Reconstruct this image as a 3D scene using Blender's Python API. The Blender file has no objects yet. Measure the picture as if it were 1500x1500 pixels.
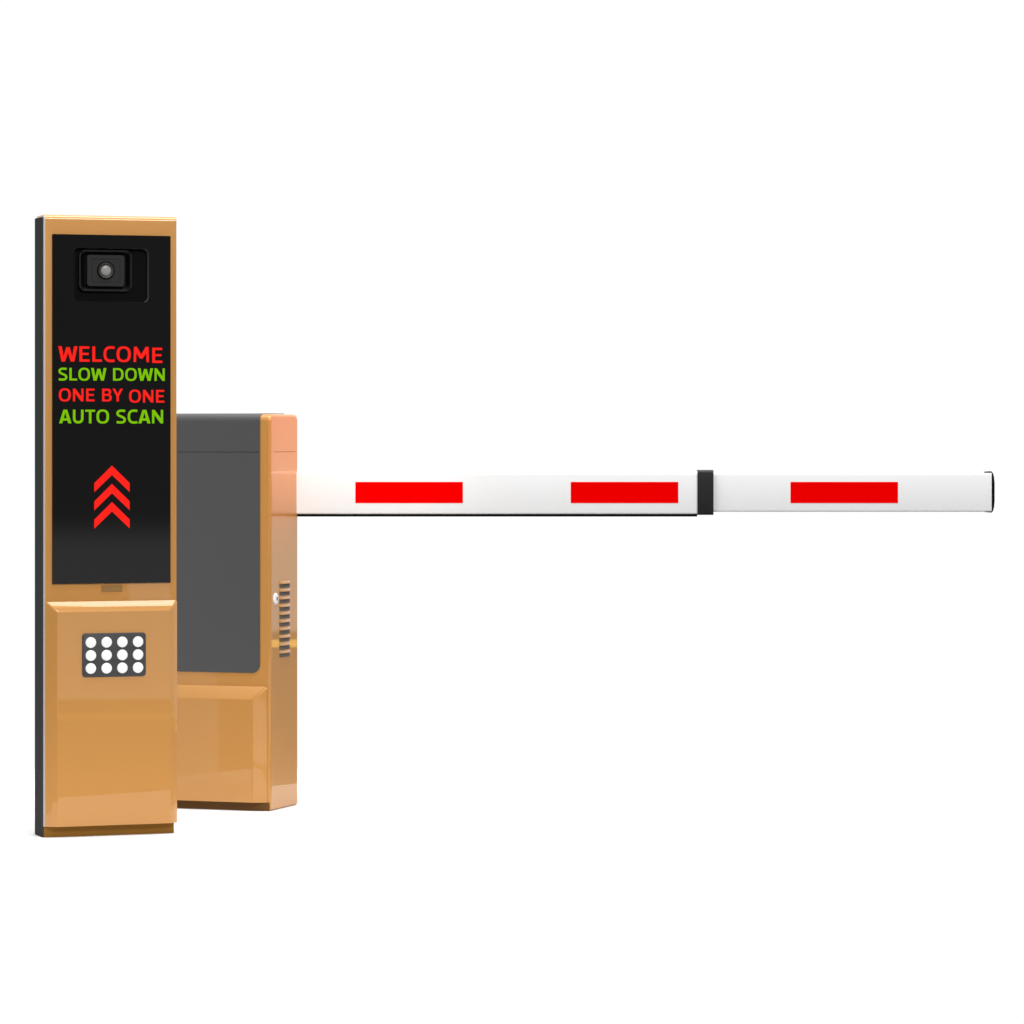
import bpy, bmesh, math
from mathutils import Matrix, Vector

S = bpy.context.scene
C = S.collection
PI = math.pi
EYE = 0.9725                      # height of the lens above the floor

# ------------------------------------------------------------------ materials
def mat(name, col, rough=.5, metal=0., spec=.5, coat=0., coat_r=.05, emit=None, mottling=0., bump=0., scale=60.):
    m = bpy.data.materials.new(name); m.use_nodes = True
    nt = m.node_tree; b = nt.nodes['Principled BSDF']
    b.inputs['Base Color'].default_value = (*col, 1)
    b.inputs['Roughness'].default_value = rough
    b.inputs['Metallic'].default_value = metal
    b.inputs['Specular IOR Level'].default_value = spec
    b.inputs['Coat Weight'].default_value = coat
    b.inputs['Coat Roughness'].default_value = coat_r
    if emit:
        b.inputs['Emission Color'].default_value = (*emit, 1)
        b.inputs['Emission Strength'].default_value = 1.0
    if mottling or bump:
        tc = nt.nodes.new('ShaderNodeTexCoord')
        nz = nt.nodes.new('ShaderNodeTexNoise'); nz.inputs['Scale'].default_value = scale
        nz.inputs['Detail'].default_value = 4
        nt.links.new(tc.outputs['Object'], nz.inputs['Vector'])
        if mottling:
            r = nt.nodes.new('ShaderNodeMapRange')
            r.inputs['To Min'].default_value = rough - mottling
            r.inputs['To Max'].default_value = rough + mottling
            nt.links.new(nz.outputs['Fac'], r.inputs['Value'])
            nt.links.new(r.outputs['Result'], b.inputs['Roughness'])
        if bump:
            bp = nt.nodes.new('ShaderNodeBump'); bp.inputs['Strength'].default_value = bump
            bp.inputs['Distance'].default_value = .0004
            nt.links.new(nz.outputs['Fac'], bp.inputs['Height'])
            nt.links.new(bp.outputs['Normal'], b.inputs['Normal'])
    return m

GOLD   = mat('gold_lacquer', (.565, .262, .062), rough=.40, metal=.15, spec=.3, coat=.75, coat_r=.006, mottling=.03, scale=40)
SHADE_SEAM = mat('plinth_shade_and_seam', (.24, .115, .018), rough=.5, spec=.1)  # gold darkened for the shade under the overhang; also colours the lid seam
TOE_SHADE  = mat('shaded_toe_gold', (.13, .065, .02), rough=.5, spec=.1)  # shade below the cabinet's lower panel, put into the colour
BLACK  = mat('black_powder_coat', (.052, .052, .053), rough=.65, spec=.0, bump=.15, scale=900)
GLASS  = mat('black_display_glass', (.0085, .0085, .0088), rough=.03, spec=.18)
TRAY   = mat('black_moulded_plastic', (.002, .002, .002), rough=.55, spec=.06)
WALL   = mat('lit_recess_wall', (.16, .16, .16), rough=.4, spec=.4)  # lighter grey so the recess wall looks lit
RIM    = mat('charcoal_plastic', (.010, .010, .010), rough=.45, spec=.15)
BLOCK  = mat('camera_grey_plastic', (.022, .022, .022), rough=.5, spec=.15)
RING   = mat('lens_ring_plastic', (.045, .042, .038), rough=.4, spec=.2)
LENS   = mat('lens_glass', (.29, .285, .28), rough=.2, spec=.2)
REDLED = mat('red_led', (.01, .002, .002), rough=.5, spec=.0, emit=(1.0, .018, .012))
GRNLED = mat('green_led', (.004, .01, .001), rough=.5, spec=.0, emit=(.20, .53, .003))
SLOT   = mat('smoked_sensor_window', (.30, .165, .058), rough=.3, spec=.1)
PAD    = mat('keypad_grey_plastic', (.062, .062, .064), rough=.5, spec=.15, bump=.1, scale=800)
KEY    = mat('white_key_plastic', (.95, .95, .95), rough=.35, coat=.3)
GREY   = mat('dark_grey_panel', (.066, .066, .067), rough=.4, spec=.3, coat=.7, coat_r=.12, mottling=.03, scale=30)
WHITE  = mat('white_boom_paint', (.90, .90, .90), rough=.4, spec=.3)
REDTAPE= mat('red_reflective_tape', (.92, .0, .0), rough=.5, spec=.0)
EDGE_HI   = mat('pale_edge_highlight', (.50, .45, .43), rough=.4, metal=.1)  # pale colour paints the highlight along the left front edge
RUBBER = mat('black_rubber', (.007, .007, .007), rough=.75, spec=.05)
COLLAR = mat('black_collar_plastic', (.018, .018, .018), rough=.3, spec=.25)
STEEL  = mat('polished_lock_steel', (.96, .96, .96), rough=.3)
DARK   = mat('vent_opening', (.16, .14, .12), rough=.6, spec=.1)
FLOOR  = mat('white_studio_floor', (.88, .88, .88), rough=.9, spec=0.0)

# ------------------------------------------------------------------ helpers
def empty(name, loc, rz, label, cat):
    o = bpy.data.objects.new(name, None); C.objects.link(o)
    o.location = loc; o.rotation_euler = (0, 0, rz)
    o.empty_display_size = .1
    o['label'] = label; o['category'] = cat
    return o

def obj(name, bm, mats, parent=None, smooth=None, bevel=0., seg=3, label=None):
    bmesh.ops.remove_doubles(bm, verts=bm.verts, dist=1e-6)
    bmesh.ops.recalc_face_normals(bm, faces=bm.faces)
    me = bpy.data.meshes.new(name); bm.to_mesh(me); bm.free()
    for m in (mats if isinstance(mats, (list, tuple)) else [mats]): me.materials.append(m)
    o = bpy.data.objects.new(name, me); C.objects.link(o)
    if parent: o.parent = parent
    if bevel:
        b = o.modifiers.new('bevel', 'BEVEL'); b.width = bevel; b.segments = seg
        b.limit_method = 'ANGLE'; b.angle_limit = math.radians(50); b.harden_normals = True
        for p in me.polygons: p.use_smooth = True
        smooth = smooth or 40
    if smooth:
        for p in me.polygons: p.use_smooth = True
        me.set_sharp_from_angle(angle=math.radians(smooth))
    if label: o['label'] = label
    return o

def box(bm, x0, x1, y0, y1, z0, z1, mi=0):
    v = [bm.verts.new((x, y, z)) for x in (x0, x1) for y in (y0, y1) for z in (z0, z1)]
    for q in ((0, 1, 3, 2), (4, 6, 7, 5), (0, 4, 5, 1), (2, 3, 7, 6), (0, 2, 6, 4), (1, 5, 7, 3)):
        bm.faces.new([v[i] for i in q]).material_index = mi

def rrect(x0, x1, z0, z1, r, n=6):
    """rounded rectangle outline, counter-clockwise in (x, z)"""
    r = min(r, (x1 - x0) / 2 - 1e-6, (z1 - z0) / 2 - 1e-6)
    out = []
    for cx, cz, a0 in ((x1 - r, z0 + r, -90), (x1 - r, z1 - r, 0), (x0 + r, z1 - r, 90), (x0 + r, z0 + r, 180)):
        for k in range(n + 1):
            a = math.radians(a0 + 90 * k / n)
            out.append((cx + r * math.cos(a), cz + r * math.sin(a)))
    return out

def circle(cx, cz, r, n=40):
    return [(cx + r * math.cos(2 * PI * k / n), cz + r * math.sin(2 * PI * k / n)) for k in range(n)]

def loop(bm, pts, y):
    return [bm.verts.new((p[0], y, p[1])) for p in pts]

def bridge(bm, a, b, mi=0):
    n = len(a)
    for i in range(n):
        bm.faces.new((a[i], a[(i + 1) % n], b[(i + 1) % n], b[i])).material_index = mi

def stack(bm, loops, cap_first=True, cap_last=True, mi=0):
    """loops = [(outline, y)...] skinned one to the next"""
    L = [loop(bm, p, y) for p, y in loops]
    for a, b in zip(L, L[1:]): bridge(bm, a, b, mi)
    if cap_first: bm.faces.new(L[0]).material_index = mi
    if cap_last: bm.faces.new(L[-1]).material_index = mi

def slab(bm, pts, y0, y1, mi=0):
    stack(bm, [(pts, y0), (pts, y1)], mi=mi)

def swell(bm, x0, x1, z0, z1, w_l, w_r, w_t, p, rc, section, yb=0., back=.004):
    """raised panel standing p proud of y = yb whose left, right and top edges slope in along section (inset, proud); its foot is cut square"""
    def ring(s):
        il, ir, it = w_l * s, w_r * s, w_t * s
        xl, xr, zt = x0 + il, x1 - ir, z1 - it
        r = rc
        pts = [(xl, z0)]
        for k in range(9):
            a = math.radians(180 - 90 * k / 8); pts.append((xl + r + r * math.cos(a), zt - r + r * math.sin(a)))
        for k in range(9):
            a = math.radians(90 - 90 * k / 8); pts.append((xr - r + r * math.cos(a), zt - r + r * math.sin(a)))
        pts.append((xr, z0))
        return pts
    loops = [(ring(0), yb + back), (ring(0), yb - .002)]
    for inset, proud in section: loops.append((ring(inset), yb - .002 - (p - .002) * proud))
    stack(bm, loops)

def filled(bm, outer, holes, y):
    """flat face with holes in the plane y"""
    es = []
    for pts in [outer] + holes:
        pts = [p for i, p in enumerate(pts) if math.dist(p, pts[i - 1]) > 2e-5]
        L = loop(bm, pts, y)
        for i in range(len(L)): es.append(bm.edges.new((L[i], L[(i + 1) % len(L)])))
    bmesh.ops.triangle_fill(bm, use_beauty=True, use_dissolve=False, edges=es, normal=(0, -1, 0))

# ------------------------------------------------------------------ lettering
# Bold sans capitals on a unit-high cell, drawn as outlines; T = stroke weight
T = .182
def arcp(cx, cz, rx, rz, a0, a1, n=10, e=2.5):
    out = []
    for k in range(n + 1):
        a = math.radians(a0 + (a1 - a0) * k / n); c, s = math.cos(a), math.sin(a)
        out.append((cx + rx * math.copysign(abs(c) ** (2 / e), c), cz + rz * math.copysign(abs(s) ** (2 / e), s)))
    return out

def thick(path, t):
    """constant-weight stroke along an open path -> one outline"""
    L, R = [], []
    for i, p in enumerate(path):
        a = path[max(i - 1, 0)]; b = path[min(i + 1, len(path) - 1)]
        dx, dz = b[0] - a[0], b[1] - a[1]; d = math.hypot(dx, dz)
        nx, nz = -dz / d * t / 2, dx / d * t / 2
        L.append((p[0] + nx, p[1] + nz)); R.append((p[0] - nx, p[1] - nz))
    return L + R[::-1]

def glyph(ch):
    """(width, [outer outlines], [holes])"""
    t = T
    if ch == 'L': return .60, [[(0, 0), (.60, 0), (.60, t * .86), (t, t * .86), (t, 1), (0, 1)]], []
    if ch == 'E':
        h = t * .86; m0, m1 = .5 - h * .42, .5 + h * .50
        return .64, [[(0, 0), (.64, 0), (.64, h), (t, h), (t, m0), (.58, m0), (.58, m1), (t, m1), (t, 1 - h), (.63, 1 - h), (.63, 1), (0, 1)]], []
    if ch == 'T':
        h = t * .86; return .70, [[(.35 - t / 2, 0), (.35 + t / 2, 0), (.35 + t / 2, 1 - h), (.70, 1 - h), (.70, 1), (0, 1), (0, 1 - h), (.35 - t / 2, 1 - h)]], []
    if ch == 'N': return .80, [[(0, 0), (t * .92, 0), (t * .92, .62), (.80 - t, 0), (.80, 0), (.80, 1), (.80 - t * .92, 1), (.80 - t * .92, .38), (t, 1), (0, 1)]], []
    if ch == 'M':
        w = .98; return w, [[(0, 0), (t * .92, 0), (t * .92 + .01, .58), (w / 2 - .08, .22), (w / 2 + .08, .22), (w - t * .92 - .01, .58), (w - t * .92, 0), (w, 0), (w - .03, 1), (w - .03 - t, 1), (w / 2, .50), (.03 + t, 1), (.03, 1)]], []
    if ch == 'W':
        w = 1.20; return w, [[(.20, 0), (.43, 0), (w / 2, .58), (w - .43, 0), (w - .20, 0), (w, 1), (w - .22, 1), (w - .33, .34), (w / 2 + .11, 1 - .06), (w / 2 - .11, 1 - .06), (.33, .34), (.22, 1), (0, 1)]], []
    if ch == 'Y': return .80, [[(.40 - t / 2, 0), (.40 + t / 2, 0), (.40 + t / 2, .40), (.80, 1), (.80 - t * 1.12, 1), (.40, .60), (t * 1.12, 1), (0, 1), (.40 - t / 2, .40)]], []
    if ch == 'A':
        w = .88; return w, [[(0, 0), (.225, 0), (.285, .20), (w - .285, .20), (w - .225, 0), (w, 0), (w / 2 + .135, 1), (w / 2 - .135, 1)]], [[(.335, .37), (w - .335, .37), (w / 2, .80)]]
    if ch == 'U':
        w = .76; c = w / 2
        path = [(t / 2, 1), (t / 2, .7)] + arcp(c, .42, c - t / 2, .42 - t * .43, 180, 360, 14) + [(w - t / 2, .7), (w - t / 2, 1)]
        return w, [thick(path, t)], []
    if ch == 'O':
        w = .90; return w, [arcp(w / 2, .5, w / 2, .515, 0, 360, 44)[:-1]], [arcp(w / 2, .5, w / 2 - t, .515 - t * .82, 0, 360, 44)[:-1]]
    if ch == 'D':
        w = .82; h = t * .84
        return w, [[(0, 0), (.36, 0)] + arcp(.36, .5, w - .36, .5, -90, 90, 18) + [(0, 1)]], \
            [[(t, h), (.36, h)] + arcp(.36, .5, w - .36 - t, .5 - h, -90, 90, 18) + [(t, 1 - h)]]
    if ch == 'B':
        w = .74; h = t * .80
        up = arcp(.42, .755, .27, .245, -50, 90, 10); lo = arcp(.42, .285, .32, .285, -90, 58, 10)
        return w, [[(0, 0)] + lo + up + [(0, 1)]], \
            [[(t, h), (.40, h)] + arcp(.40, .295, .32 - t + .02, .295 - h, -90, 90, 8) + [(t, .295 * 2 - h)],
             [(t, .59), (.40, .59)] + arcp(.40, .71, .27 - t + .02, .12, -90, 90, 8) + [(t, .83)]]
    if ch == 'C':
        w = .72; h = t * .86
        path = [(.70, 1 - h / 2 - .01), (.60, 1 - h / 2 + .01)] + arcp(.47, .5, .47 - t / 2, .515 - h / 2, 90, 270, 22) + [(.60, h / 2 - .01), (.70, h / 2 + .01)]
        return w, [thick(path, t * .95)], []
    if ch == 'S':
        w = .70; h = t * .90
        path = [(.64, 1 - h / 2 - .015), (.52, 1 - h / 2 + .01)] + arcp(.36, .735, .36 - t / 2, .265 - h / 2 + .012, 90, 235, 12, 2.2) \
            + arcp(.36, .265, .34 - t / 2, .265 - h / 2 + .012, 55, -90, 12, 2.2) + [(.18, h / 2 - .01), (.03, h / 2 + .02)]
        return w, [thick(path, t * .95)], []

BEAR = dict(L=(.10, .03), E=(.10, .07), T=(.03, .03), N=(.10, .10), M=(.10, .10), W=(.01, .01), Y=(.0, .0), A=(.01, .01), U=(.09, .09), O=(.065, .065), D=(.10, .065), B=(.10, .05), C=(.065, .035), S=(.05, .05))
def write(name, text, x0, x1, z0l, z1l, slope, y, m, parent, space=.40, drop=None):
    """one line of flat LED lettering fitted between x0 and x1"""
    adv, items, right = 0, [], 0
    for i, ch in enumerate(text):
        if ch == ' ': adv += space; continue
        w, o, h = glyph(ch); l, r = BEAR[ch]
        if items: adv += l
        items.append((adv, o, h, i)); adv += w; right = adv; adv += r
    kx = (x1 - x0) / right; kz = z1l - z0l
    bm = bmesh.new()
    for a, outs, holes, i in items:
        dz = slope * a * kx - (drop[1] if drop and i >= drop[0] else 0)
        f = lambda p: (x0 + (a + p[0]) * kx, z0l + p[1] * kz + dz)
        for o in outs: filled(bm, [f(p) for p in o], [[f(p) for p in h] for h in holes], y)
    for f in bm.faces:
        if f.normal.y > 0: f.normal_flip()
    return obj(name, bm, m, parent)

# ================================================================== setting
bm = bmesh.new(); bm.faces.new([bm.verts.new((x, y, 0)) for x, y in ((-1.52, 8.42), (-.15, 8.42), (-.15, 11.2), (-1.52, 11.2))])
fl = obj('floor', bm, FLOOR); fl['kind'] = 'structure'
fl['label'] = 'plain white studio floor under both gold cabinets'

# ================================================================== terminal
TH = math.radians(19.3)
term = empty('parking_terminal', (-1.1270, 9.3, 0), TH,
             'tall slim gold terminal with black display reading WELCOME, camera and white keypad', 'parking terminal')
W = .3290
# gold shell: rounded top edge, open front pocket behind the display is solid
TR = .0115
prof = [(0, .026), (.080, .026), (.080, 1.4999)] + [(TR - TR * math.sin(math.radians(90 * k / 10)), 1.4999 - TR + TR * math.cos(math.radians(90 * k / 10))) for k in range(11)]
bm = bmesh.new()
L = [[bm.verts.new((x, y, z)) for y, z in prof] for x in (.0005, W)]
bridge(bm, L[0], L[1]); bm.faces.new(L[0]); bm.faces.new(L[1])
obj('body', bm, GOLD, term, bevel=.002, seg=3)
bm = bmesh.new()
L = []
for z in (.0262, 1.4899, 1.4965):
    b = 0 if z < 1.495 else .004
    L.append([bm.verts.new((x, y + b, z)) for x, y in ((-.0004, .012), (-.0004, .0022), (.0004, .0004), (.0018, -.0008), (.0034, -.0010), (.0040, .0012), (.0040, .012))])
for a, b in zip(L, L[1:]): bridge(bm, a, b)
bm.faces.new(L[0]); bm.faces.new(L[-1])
obj('edge_highlight', bm, EDGE_HI, term, smooth=60)  # strip added to draw the edge highlight
bm = bmesh.new(); box(bm, .0005, W - .001, .0803, .088, .01, 1.496)
obj('back_cover', bm, BLACK, term, bevel=.001)  # unseen; added in black so the cabinet reflects a dark back
bm = bmesh.new(); box(bm, -.0038, -.0006, .0034, .084, 0.0, 1.494)
obj('side_panel', bm, BLACK, term, bevel=.0012)
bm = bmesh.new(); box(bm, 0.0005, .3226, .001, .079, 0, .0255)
obj('plinth', bm, SHADE_SEAM, term, bevel=.001)
bm = bmesh.new(); swell(bm, .0032, W + .0006, .0262, .5668, .027, .020, .0240, .0185, .005, [(.52, .66), (.56, .70), (.96, .985), (1, 1), (1.08, 1)])
obj('lower_panel', bm, GOLD, term, smooth=9)
bm = bmesh.new(); slab(bm, rrect(.1418, .1933, .5896, .6052, .001, 3), .001, -.0012)
obj('sensor_window', bm, SLOT, term)

# display: glass plate with a sunk tray for the camera
dx0, dx1, dz0, dz1 = .0206, .3130, .6098, 1.4528
tx0, tx1, tz0, tz1 = .0745, .2590, 1.2905, 1.4210
bm = bmesh.new()
outer = rrect(dx0, dx1, dz0, dz1, .0012, 2); hole = rrect(tx0, tx1, tz0, tz1, .013, 6)
filled(bm, outer, [hole], -.0035)
a = loop(bm, outer, -.0035); b = loop(bm, outer, .004); bridge(bm, a, b)
disp = obj('display', bm, GLASS, term)
# pocket in the shell for the tray: cut so that the recess is real
bm = bmesh.new()
pin = rrect(tx0 + .0005, tx1 - .0005, tz0 + .0005, tz1 - .0005, .0125, 6)
stack(bm, [(hole, -.0034), (hole, -.0028), (pin, -.0024), (pin, .0110)], cap_first=False); bm.normal_update()
for f in bm.faces: f.material_index = 1 if abs(f.normal.y) < .1 else 0
obj('camera_recess', bm, [TRAY, WALL], disp, smooth=40)
cut = bmesh.new(); slab(cut, rrect(tx0 - .001, tx1 + .001, tz0 - .001, tz1 + .001, .0135, 6), -.02, .0115)
# the shell's front is opened by rebuilding it as a frame round the pocket
shell = [o for o in term.children if o.name.startswith('body')][0]
cme = bpy.data.meshes.new('pocket'); bmesh.ops.recalc_face_normals(cut, faces=cut.faces); cut.to_mesh(cme); cut.free()
cutter = bpy.data.objects.new('pocket', cme); C.objects.link(cutter); cutter.parent = term
bo = shell.modifiers.new('pocket', 'BOOLEAN'); bo.operation = 'DIFFERENCE'; bo.object = cutter; bo.solver = 'EXACT'
bpy.context.view_layer.update()
dg = bpy.context.evaluated_depsgraph_get()
new = bpy.data.meshes.new_from_object(shell.evaluated_get(dg))
shell.modifiers.clear(); shell.data = new
bpy.data.objects.remove(cutter)

# camera inside the recess
hx0, hx1, hz0, hz1 = .0870, .2180, 1.3165, 1.4165
bm = bmesh.new()
h0 = rrect(hx0, hx1, hz0, hz1, .016, 7); h1 = rrect(hx0 + .0045, hx1 - .0045, hz0 + .0045, hz1 - .0045, .013, 7)
stack(bm, [(h0, .0108), (h0, .0022), (rrect(hx0 + .0008, hx1 - .0008, hz0 + .0008, hz1 - .0008, .0155, 7), .0014),
           (rrect(hx0 + .0037, hx1 - .0037, hz0 + .0037, hz1 - .0037, .0135, 7), .0014), (h1, .0022), (rrect(hx0 + .014, hx1 - .012, hz0 + .014, hz1 - .012, .008, 7), .0104)], cap_first=False, cap_last=True)
for f in bm.faces:
    f.material_index = 0
for f in bm.faces:
    c = f.calc_center_median()
    if hx0 + .0046 < c.x < hx1 - .0046 and hz0 + .0046 < c.z < hz1 - .0046: f.material_index = 1
hood = obj('camera_hood', bm, [RIM, TRAY], disp, smooth=35)
bm = bmesh.new()
bx0, bx1, bz0, bz1 = .1068, .1992, 1.3285, 1.4045
e = .0008
stack(bm, [(rrect(bx0, bx1, bz0, bz1, .007, 6), .0100), (rrect(bx0, bx1, bz0, bz1, .007, 6), .0012), (rrect(bx0 + e, bx1 - e, bz0 + e, bz1 - e, .0065, 6), .0004),
           (rrect(bx0 + .0105, bx1 - .0105, bz0 + .0095, bz1 - .0095, .0015, 6), .0004), (rrect(bx0 + .0112, bx1 - .0112, bz0 + .0102, bz1 - .0102, .0012, 6), .0013),
           (rrect(bx0 + .0122, bx1 - .0122, bz0 + .0112, bz1 - .0112, .0012, 6), .0013), (rrect(bx0 + .0126, bx1 - .0126, bz0 + .0116, bz1 - .0116, .0012, 6), .0006)])
obj('camera_block', bm, BLOCK, disp, smooth=35)
lx, lz = .1530, 1.3668
bm = bmesh.new()
stack(bm, [(circle(lx, lz, .0218), .0006), (circle(lx, lz, .0218), -.0010), (circle(lx, lz, .0200), -.0006), (circle(lx, lz, .0192), .0002), (circle(lx, lz, .0188), -.0024), (circle(lx, lz, .0180), -.0030),
           (circle(lx, lz, .0126), -.0010), (circle(lx, lz, .0124), -.0002)])
for f in bm.faces:
    c = f.calc_center_median(); f.material_index = 1 if math.hypot(c.x - lx, c.z - lz) > .0189 else 0
obj('lens_ring', bm, [RING, TRAY], disp, smooth=35)
bm = bmesh.new()
stack(bm, [(circle(lx, lz, .0125), -.0004), (circle(lx, lz, .0120), -.0011), (circle(lx, lz, .0095), -.0020), (circle(lx, lz, .005), -.0026)])
obj('lens', bm, LENS, disp, smooth=60)

# lettering and arrows on the display
YL = -.0041
write('welcome_lettering', 'WELCOME', .0348, .2922, 1.1458, 1.1830, 0.0, YL, REDLED, disp, drop=(6, .002))
write('slow_down_lettering', 'SLOW DOWN', .0350, .2982, 1.1003, 1.1308, 0.0, YL, GRNLED, disp)
write('one_by_one_lettering', 'ONE BY ONE', .0362, .2972, 1.0500, 1.0810, 0.0, YL, REDLED, disp, drop=(7, .0025))
write('auto_scan_lettering', 'AUTO SCAN', .0368, .2942, .9970, 1.0300, 0.0, YL, GRNLED, disp)
ch = None
for k in range(3):
    z = -k * .0441
    bm = bmesh.new()
    pts = [(.1232, .8305 + z), (.1670, .8720 + z), (.2110, .8305 + z), (.2110, .8525 + z), (.1670, .8950 + z), (.1232, .8525 + z)]
    filled(bm, pts, [], YL)
    for f in bm.faces:
        if f.normal.y > 0: f.normal_flip()
    obj('arrow_sign', bm, REDLED, disp)

# keypad
YP = -.0195
bm = bmesh.new()
kp = lambda d: rrect(.0900 + d, .2470 - d, .3850 + d, .4905 - d, .008, 6)
stack(bm, [(kp(0), YP + .003), (kp(0), YP - .0012), (kp(.0008), YP - .0018)])
pad = obj('keypad', bm, PAD, term, smooth=40)
for i in range(4):
    for j in range(3):
        cx, cz = .1108 + i * .03885, .4686 - j * .0313
        bm = bmesh.new()
        stack(bm, [(circle(cx, cz, .0129), YP - .001), (circle(cx, cz, .0129), YP - .0030), (circle(cx, cz, .0124), YP - .0036), (circle(cx, cz, .0105), YP - .0040)], cap_first=False)
        obj('key', bm, KEY, pad, smooth=50)

# ================================================================== barrier gate
AL = math.radians(19)
gate = empty('barrier_gate', (-.6215, 9.9469, 0), -AL,
             'lower gold cabinet with dark grey door and long white boom with red blocks', 'barrier gate')
GW, GD, GH, GR = .36, .1893, 1.0226, .018
prof = [(0, 0), (GD, 0)]
for k in range(9):
    a = math.radians(90 * k / 8); prof.append((GD - GR + GR * math.cos(a), GH - GR + GR * math.sin(a)))
for k in range(9):
    a = math.radians(90 + 90 * k / 8); prof.append((GR + GR * math.cos(a), GH - GR + GR * math.sin(a)))
bm = bmesh.new()
L = [[bm.verts.new((x, y, z)) for y, z in prof] for x in (-GW, 0)]
bridge(bm, L[0], L[1]); bm.faces.new(L[0]); bm.faces.new(L[1])
obj('cabinet_body', bm, GOLD, gate, bevel=.0085, seg=5)

# dark grey front that wraps over the rounded top, with the lid joint cut across it
def wrap(s0, off):
    """point at path length s up the front, over the top rounding and back along the top"""
    f = GH - GR; q = GR * PI / 2
    if s0 <= f: return (-off, s0)
    if s0 <= f + q:
        a = (s0 - f) / GR; R = GR + off
        return (GR - R * math.cos(a), GH - GR + R * math.sin(a))
    return (GR + s0 - f - q, GH + off)
px0, px1, pz0, pr, off = -GW + .0291, -.0291, .3552, .022, .0022
rows = []
for k in range(9):
    a = math.radians(90 * k / 8); s = pr * (1 - math.cos(a)); rows.append((pz0 + s, pr - pr * math.sin(a), off))
zs = .9243
rows += [(.6, 0, off), (zs - .0012, 0, off), (zs - .0008, 0, .0004), (zs + .0008, 0, .0004), (zs + .0012, 0, off)]
f = GH - GR
rows += [(f - .005, 0, off), (f, 0, off)] + [(f + GR * PI / 2 * k / 8, 0, off) for k in range(1, 9)] + [(f + GR * PI / 2 + .145, 0, off)]
bm = bmesh.new()
fr, bk = [], []
for s, ins, of in rows:
    y, z = wrap(s, of); fr.append([bm.verts.new((x, y, z)) for x in (px0 + ins, px1 - ins)])
    y, z = wrap(s, -.0012); bk.append([bm.verts.new((x, y, z)) for x in (px0 + ins, px1 - ins)])
for i in range(len(rows) - 1):
    bm.faces.new((fr[i][0], fr[i][1], fr[i + 1][1], fr[i + 1][0]))
    for s in (0, 1): bm.faces.new((fr[i][s], fr[i + 1][s], bk[i + 1][s], bk[i][s]))
bm.faces.new((fr[0][0], fr[0][1], bk[0][1], bk[0][0])); bm.faces.new((fr[-1][0], fr[-1][1], bk[-1][1], bk[-1][0]))
obj('door_panel', bm, GREY, gate, smooth=35)
bm = bmesh.new(); box(bm, -.001, .00025, .0215, .1704, .9245, .9257)
obj('lid_seam', bm, SHADE_SEAM, gate)
bm = bmesh.new(); swell(bm, -GW + .010, -.0085, .0225, .3205, .034, .034, .0335, .019, .008, [(.04, .08), (.92, .95), (.96, .985), (1, 1), (1.08, 1)])
obj('lower_panel', bm, GOLD, gate, smooth=30)
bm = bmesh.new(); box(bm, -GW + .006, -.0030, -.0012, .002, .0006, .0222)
obj('toe_kick', bm, TOE_SHADE, gate)

# pressed louvres on the narrow side
def louvre(zt):
    bm = bmesh.new()
    y0, y1 = .0575, .1310
    n, m = 12, 6
    grid = []
    for i in range(n + 1):
        t = i / n
        edge = min(1, math.sin(PI * min(max(t, 0), 1)) ** .35 if 0 < t < 1 else 0)
        grid.append([bm.verts.new((.0062 * math.sin(PI / 2 * j / m) ** .9 * edge + .0003, y0 + (y1 - y0) * t, zt - .0078 * (1 - math.cos(PI / 2 * j / m)))) for j in range(m + 1)])
    for i in range(n):
        for j in range(m):
            bm.faces.new((grid[i][j], grid[i + 1][j], grid[i + 1][j + 1], grid[i][j + 1]))
    # dark mouth under the hood
    a = [bm.verts.new((.0006, y, z)) for y, z in ((y0 + .002, zt - .0070), (y1 - .002, zt - .0070), (y1 - .002, zt - .0186), (y0 + .002, zt - .0186))]
    bm.faces.new(a).material_index = 1
    return bm
for i in range(10):
    obj('louvre', louvre(.5905 - i * .01998), [GOLD, DARK], gate, smooth=50)

# lock
def disc_x(bm, cy, cz, prof, n=36):
    L = [[bm.verts.new((x, cy + r * math.cos(2 * PI * k / n), cz + r * math.sin(2 * PI * k / n))) for k in range(n)] for r, x in prof]
    for a, b in zip(L, L[1:]): bridge(bm, a, b)
    bm.faces.new(L[-1])
bm = bmesh.new(); disc_x(bm, .0330, .5458, [(.0148, -.001), (.0148, .0018), (.0140, .0028), (.0095, .0031)])
lock = obj('lock', bm, STEEL, gate, smooth=50)
bm = bmesh.new(); box(bm, .0029, .0034, .0340, .0400, .5410, .5506)
obj('keyhole', bm, RUBBER, lock)

# boom, parallel to the picture
bpy.context.view_layer.update()
INV = gate.matrix_world.inverted()
def boom_obj(name, bm, m, parent, **k):
    bm.transform(INV)
    return obj(name, bm, m, parent, **k)
def bar(bm, x0, x1, y0, y1, z0, z1, rt, rb):
    """bar along x with rolled top and bottom front/back edges"""
    pts = []
    n = 5
    for cy, cz, r, a0 in ((y0 + rb, z0 + rb, rb, 180), (y1 - rb, z0 + rb, rb, 270), (y1 - rt, z1 - rt, rt, 0), (y0 + rt, z1 - rt, rt, 90)):
        for k in range(n + 1):
            a = math.radians(a0 + 90 * k / n); pts.append((cy + r * math.cos(a), cz + r * math.sin(a)))
    L = [[bm.verts.new((x, y, z)) for y, z in pts] for x in (x0, x1)]
    bridge(bm, L[0], L[1]); bm.faces.new(L[0]); bm.faces.new(L[1])
BY = 10.1146
bm = bmesh.new(); bar(bm, -.600, .4900, BY, BY + .045, .7617, .8734, .0095, .0045)
arm = boom_obj('boom_arm', bm, WHITE, gate, smooth=30)
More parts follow.
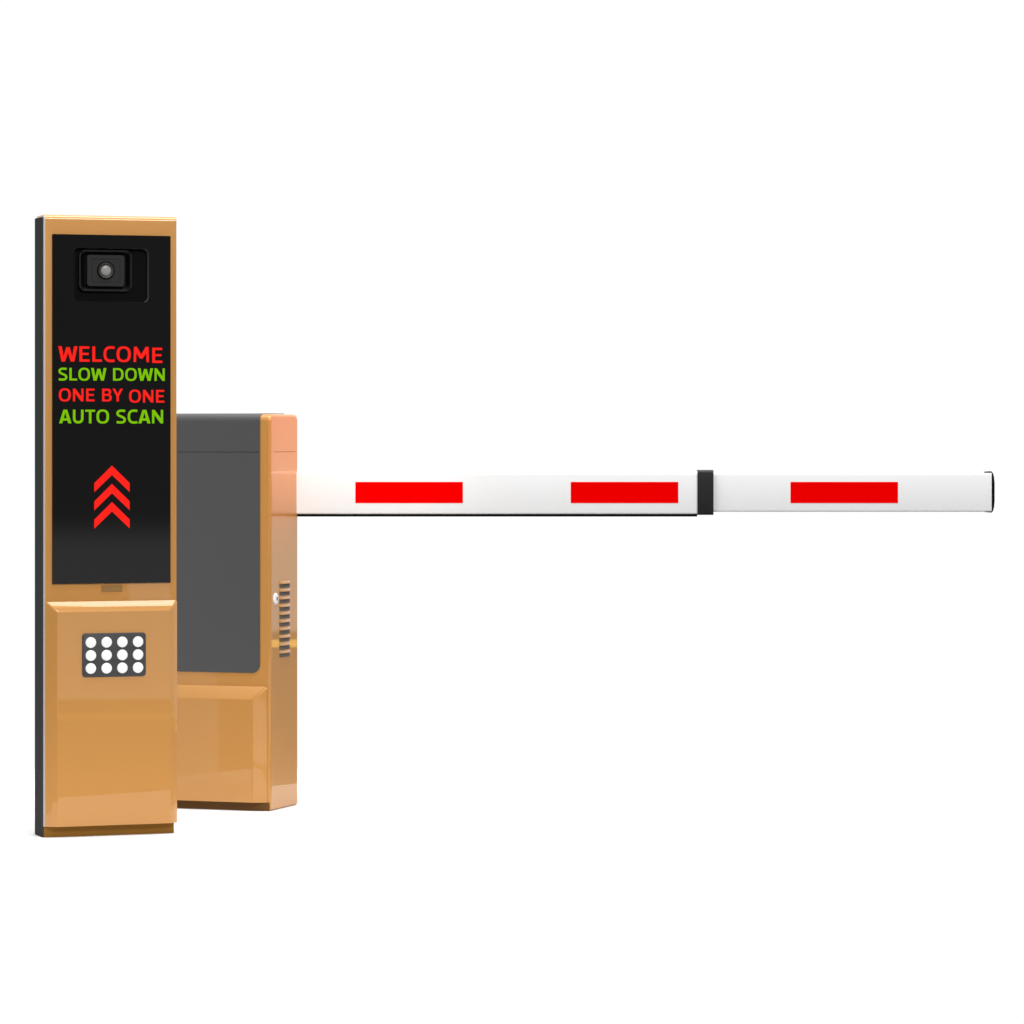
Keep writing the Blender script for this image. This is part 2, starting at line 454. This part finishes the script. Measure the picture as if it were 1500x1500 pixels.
bm = bmesh.new(); bar(bm, -.5700, .4848, BY + .004, BY + .041, .7549, .7622, .0005, .002)
boom_obj('rubber_edge', bm, RUBBER, arm, smooth=30)
def tape(x0, x1, y, parent):
    bm = bmesh.new(); box(bm, x0, x1, y - .0007, y + .0004, .7903, .8457)
    boom_obj('reflective_block', bm, REDTAPE, parent)
tape(-.4101, -.1286, BY, arm); tape(.1537, .4351, BY, arm)
bm = bmesh.new(); bar(bm, .4852, .5271, BY - .007, BY + .052, .7592, .8770, .006, .006)
boom_obj('boom_collar', bm, COLLAR, arm, smooth=30)
EY = BY + .003
bm = bmesh.new(); bar(bm, .50, 1.2558, EY, EY + .039, .7671, .8716, .0085, .0050)
ext = boom_obj('boom_extension', bm, WHITE, gate, smooth=30)
tape(.7290, 1.0104, EY, ext)
bm = bmesh.new()
zc, hz = .8188, .0538
cols = []
for x, kz, ky in ((1.2385, .985, 1.0), (1.2560, 1.0, 1.03), (1.2598, .93, .97), (1.2628, .75, .8), (1.2648, .45, .5), (1.2654, .12, .15)):
    cols.append([bm.verts.new((x, EY + .0195 + q[0] * ky, zc + q[1] * kz)) for q in rrect(-.0205, .0205, -hz, hz, .006, 4)])
# hollow sleeve: its mouth fits round the tube only on the last millimetres
for a, b in zip(cols[1:], cols[2:]): bridge(bm, a, b)
bm.faces.new(cols[-1]); bm.faces.new(cols[1])
for v in cols[0]: bm.verts.remove(v)
for sgn, zt in ((1, .8716), (-1, .7671)):
    tri = ((1.2360, zt), (1.2561, zt), (1.2561, zt + sgn * .0016), (1.2480, zt + sgn * .0013))
    L = [[bm.verts.new((x, y, z + sgn * .0001)) for x, z in tri] for y in (EY + .001, EY + .038)]
    bridge(bm, L[0], L[1]); bm.faces.new(L[0]); bm.faces.new(L[1])
boom_obj('end_cap', bm, RUBBER, ext, smooth=60)

# ================================================================== light
LEFT, FRONT = .85, .12
w = bpy.data.worlds.new('World'); S.world = w; w.use_nodes = True
nt = w.node_tree; nt.nodes.clear()
out = nt.nodes.new('ShaderNodeOutputWorld'); bg = nt.nodes.new('ShaderNodeBackground')
tc = nt.nodes.new('ShaderNodeTexCoord'); sp = nt.nodes.new('ShaderNodeSeparateXYZ')
nt.links.new(tc.outputs['Generated'], sp.inputs[0])
# an invented studio seen from the gate, its bands placed for reflections: white backdrop behind it, bright walls at its sides, a dimmer room on the photographer's side
def math_node(op, a, b=None):
    n = nt.nodes.new('ShaderNodeMath'); n.operation = op
    for k, v in enumerate((a, b)):
        if v is None: continue
        if isinstance(v, (int, float)): n.inputs[k].default_value = v
        else: nt.links.new(v, n.inputs[k])
    return n.outputs[0]
def ramp(v, a, b, lo, hi):
    n = nt.nodes.new('ShaderNodeMapRange'); n.interpolation_type = 'SMOOTHSTEP'
    flip = a > b
    if flip: a, b, lo, hi = b, a, hi, lo
    for k, q in (('From Min', a), ('From Max', b), ('To Min', lo), ('To Max', hi)): n.inputs[k].default_value = q
    nt.links.new(v, n.inputs['Value']); return n.outputs['Result']
def blend(f, a, b):
    n = nt.nodes.new('ShaderNodeMix'); n.data_type = 'FLOAT'
    nt.links.new(f, n.inputs[0])
    for k, v in ((2, a), (3, b)):
        if isinstance(v, (int, float)): n.inputs[k].default_value = v
        else: nt.links.new(v, n.inputs[k])
    return n.outputs[0]
X, Y, Z = sp.outputs[0], sp.outputs[1], sp.outputs[2]
az = math_node('ARCTAN2', X, Y)                                   # 0 = towards the backdrop, positive = right
backdrop = ramp(math_node('ABSOLUTE', az), math.radians(39), math.radians(35), 0, 1)
right = ramp(Z, -.0518, -.0502, .03, .95)                         # wall above a dark floor line
left = ramp(az, math.radians(-137.70), math.radians(-137.62), .12, LEFT)     # bright edge on the left, placed for its reflection in the cabinet front
band = math_node('MULTIPLY', ramp(Z, -.0690, -.0675, .0, 1.0), ramp(Z, -.021, -.030, .0, 1.0))
room = math_node('ADD', math_node('MULTIPLY', band, 1.25), FRONT)
rside = blend(ramp(az, math.radians(80), math.radians(120), 0, 1), right, room)
side = blend(ramp(X, -.35, .15, 0, 1), left, rside)
val = blend(backdrop, side, 1.02)
def strip(lo, hi, v):
    return math_node('MULTIPLY', math_node('MULTIPLY', ramp(Z, lo - .0003, lo + .0003, 0, 1), ramp(Z, hi + .0003, hi - .0003, 0, 1)), v)
glow = blend(ramp(az, math.radians(80), math.radians(120), 0, 1), strip(-.0551, -.0532, 3.2), strip(-.0733, -.0719, 1.3))   # invented warm strip near the horizon, added for a thin reflected line
glow = math_node('MULTIPLY', glow, ramp(az, math.radians(35), math.radians(39), 0, 1))
tint = nt.nodes.new('ShaderNodeCombineXYZ')
for k, q in enumerate((1.0, .62, .08)): nt.links.new(math_node('ADD', val, math_node('MULTIPLY', glow, q)), tint.inputs[k])
nt.links.new(tint.outputs[0], bg.inputs['Color'])
bg.inputs['Strength'].default_value = 1.0
nt.links.new(bg.outputs[0], out.inputs[0])

def lamp(name, kind, loc, target, energy, col=(1, 1, 1), **k):
    l = bpy.data.lights.new(name, kind); l.energy = energy; l.color = col
    for a, v in k.items(): setattr(l, a, v)
    o = bpy.data.objects.new(name, l); C.objects.link(o); o.location = loc
    o.rotation_euler = (Vector(target) - Vector(loc)).to_track_quat('-Z', 'Y').to_euler()
    return o
lamp('overhead_softbox', 'AREA', (-.5, 9.1, 6.5), (-.5, 9.8, 0), 370, shape='RECTANGLE', size=4.5, size_y=2.6)
lamp('key_softbox', 'AREA', (1.9, 3.6, 4.6), (-.4, 9.7, .7), 302, shape='RECTANGLE', size=2.6, size_y=1.8)
lamp('warm_spot', 'SPOT', (.55, 9.98, 1.85), (-.57, 10.04, 1.03), 82, (1, .20, .05), spot_size=math.radians(21), spot_blend=1.0, shadow_soft_size=.05)
lamp('boom_spot', 'SPOT', (.10, 8.70, 2.30), (-.40, 10.10, .82), 40, (1, .90, .78), spot_size=math.radians(20), spot_blend=1.0, shadow_soft_size=.08)

# ================================================================== camera
cam = bpy.data.cameras.new('camera'); co = bpy.data.objects.new('camera', cam); C.objects.link(co)
co.location = (0, 0, EYE); co.rotation_euler = (PI / 2, 0, 0)
cam.sensor_width = 36; cam.lens = 5661 / 1500 * 36
cam.shift_y = -115 / 1500
cam.clip_start = .1; cam.clip_end = 200
S.camera = co
S.view_settings.view_transform = 'Standard'; S.view_settings.look = 'None'
S.view_settings.exposure = 0; S.view_settings.gamma = 1
S.view_settings.use_curve_mapping = False
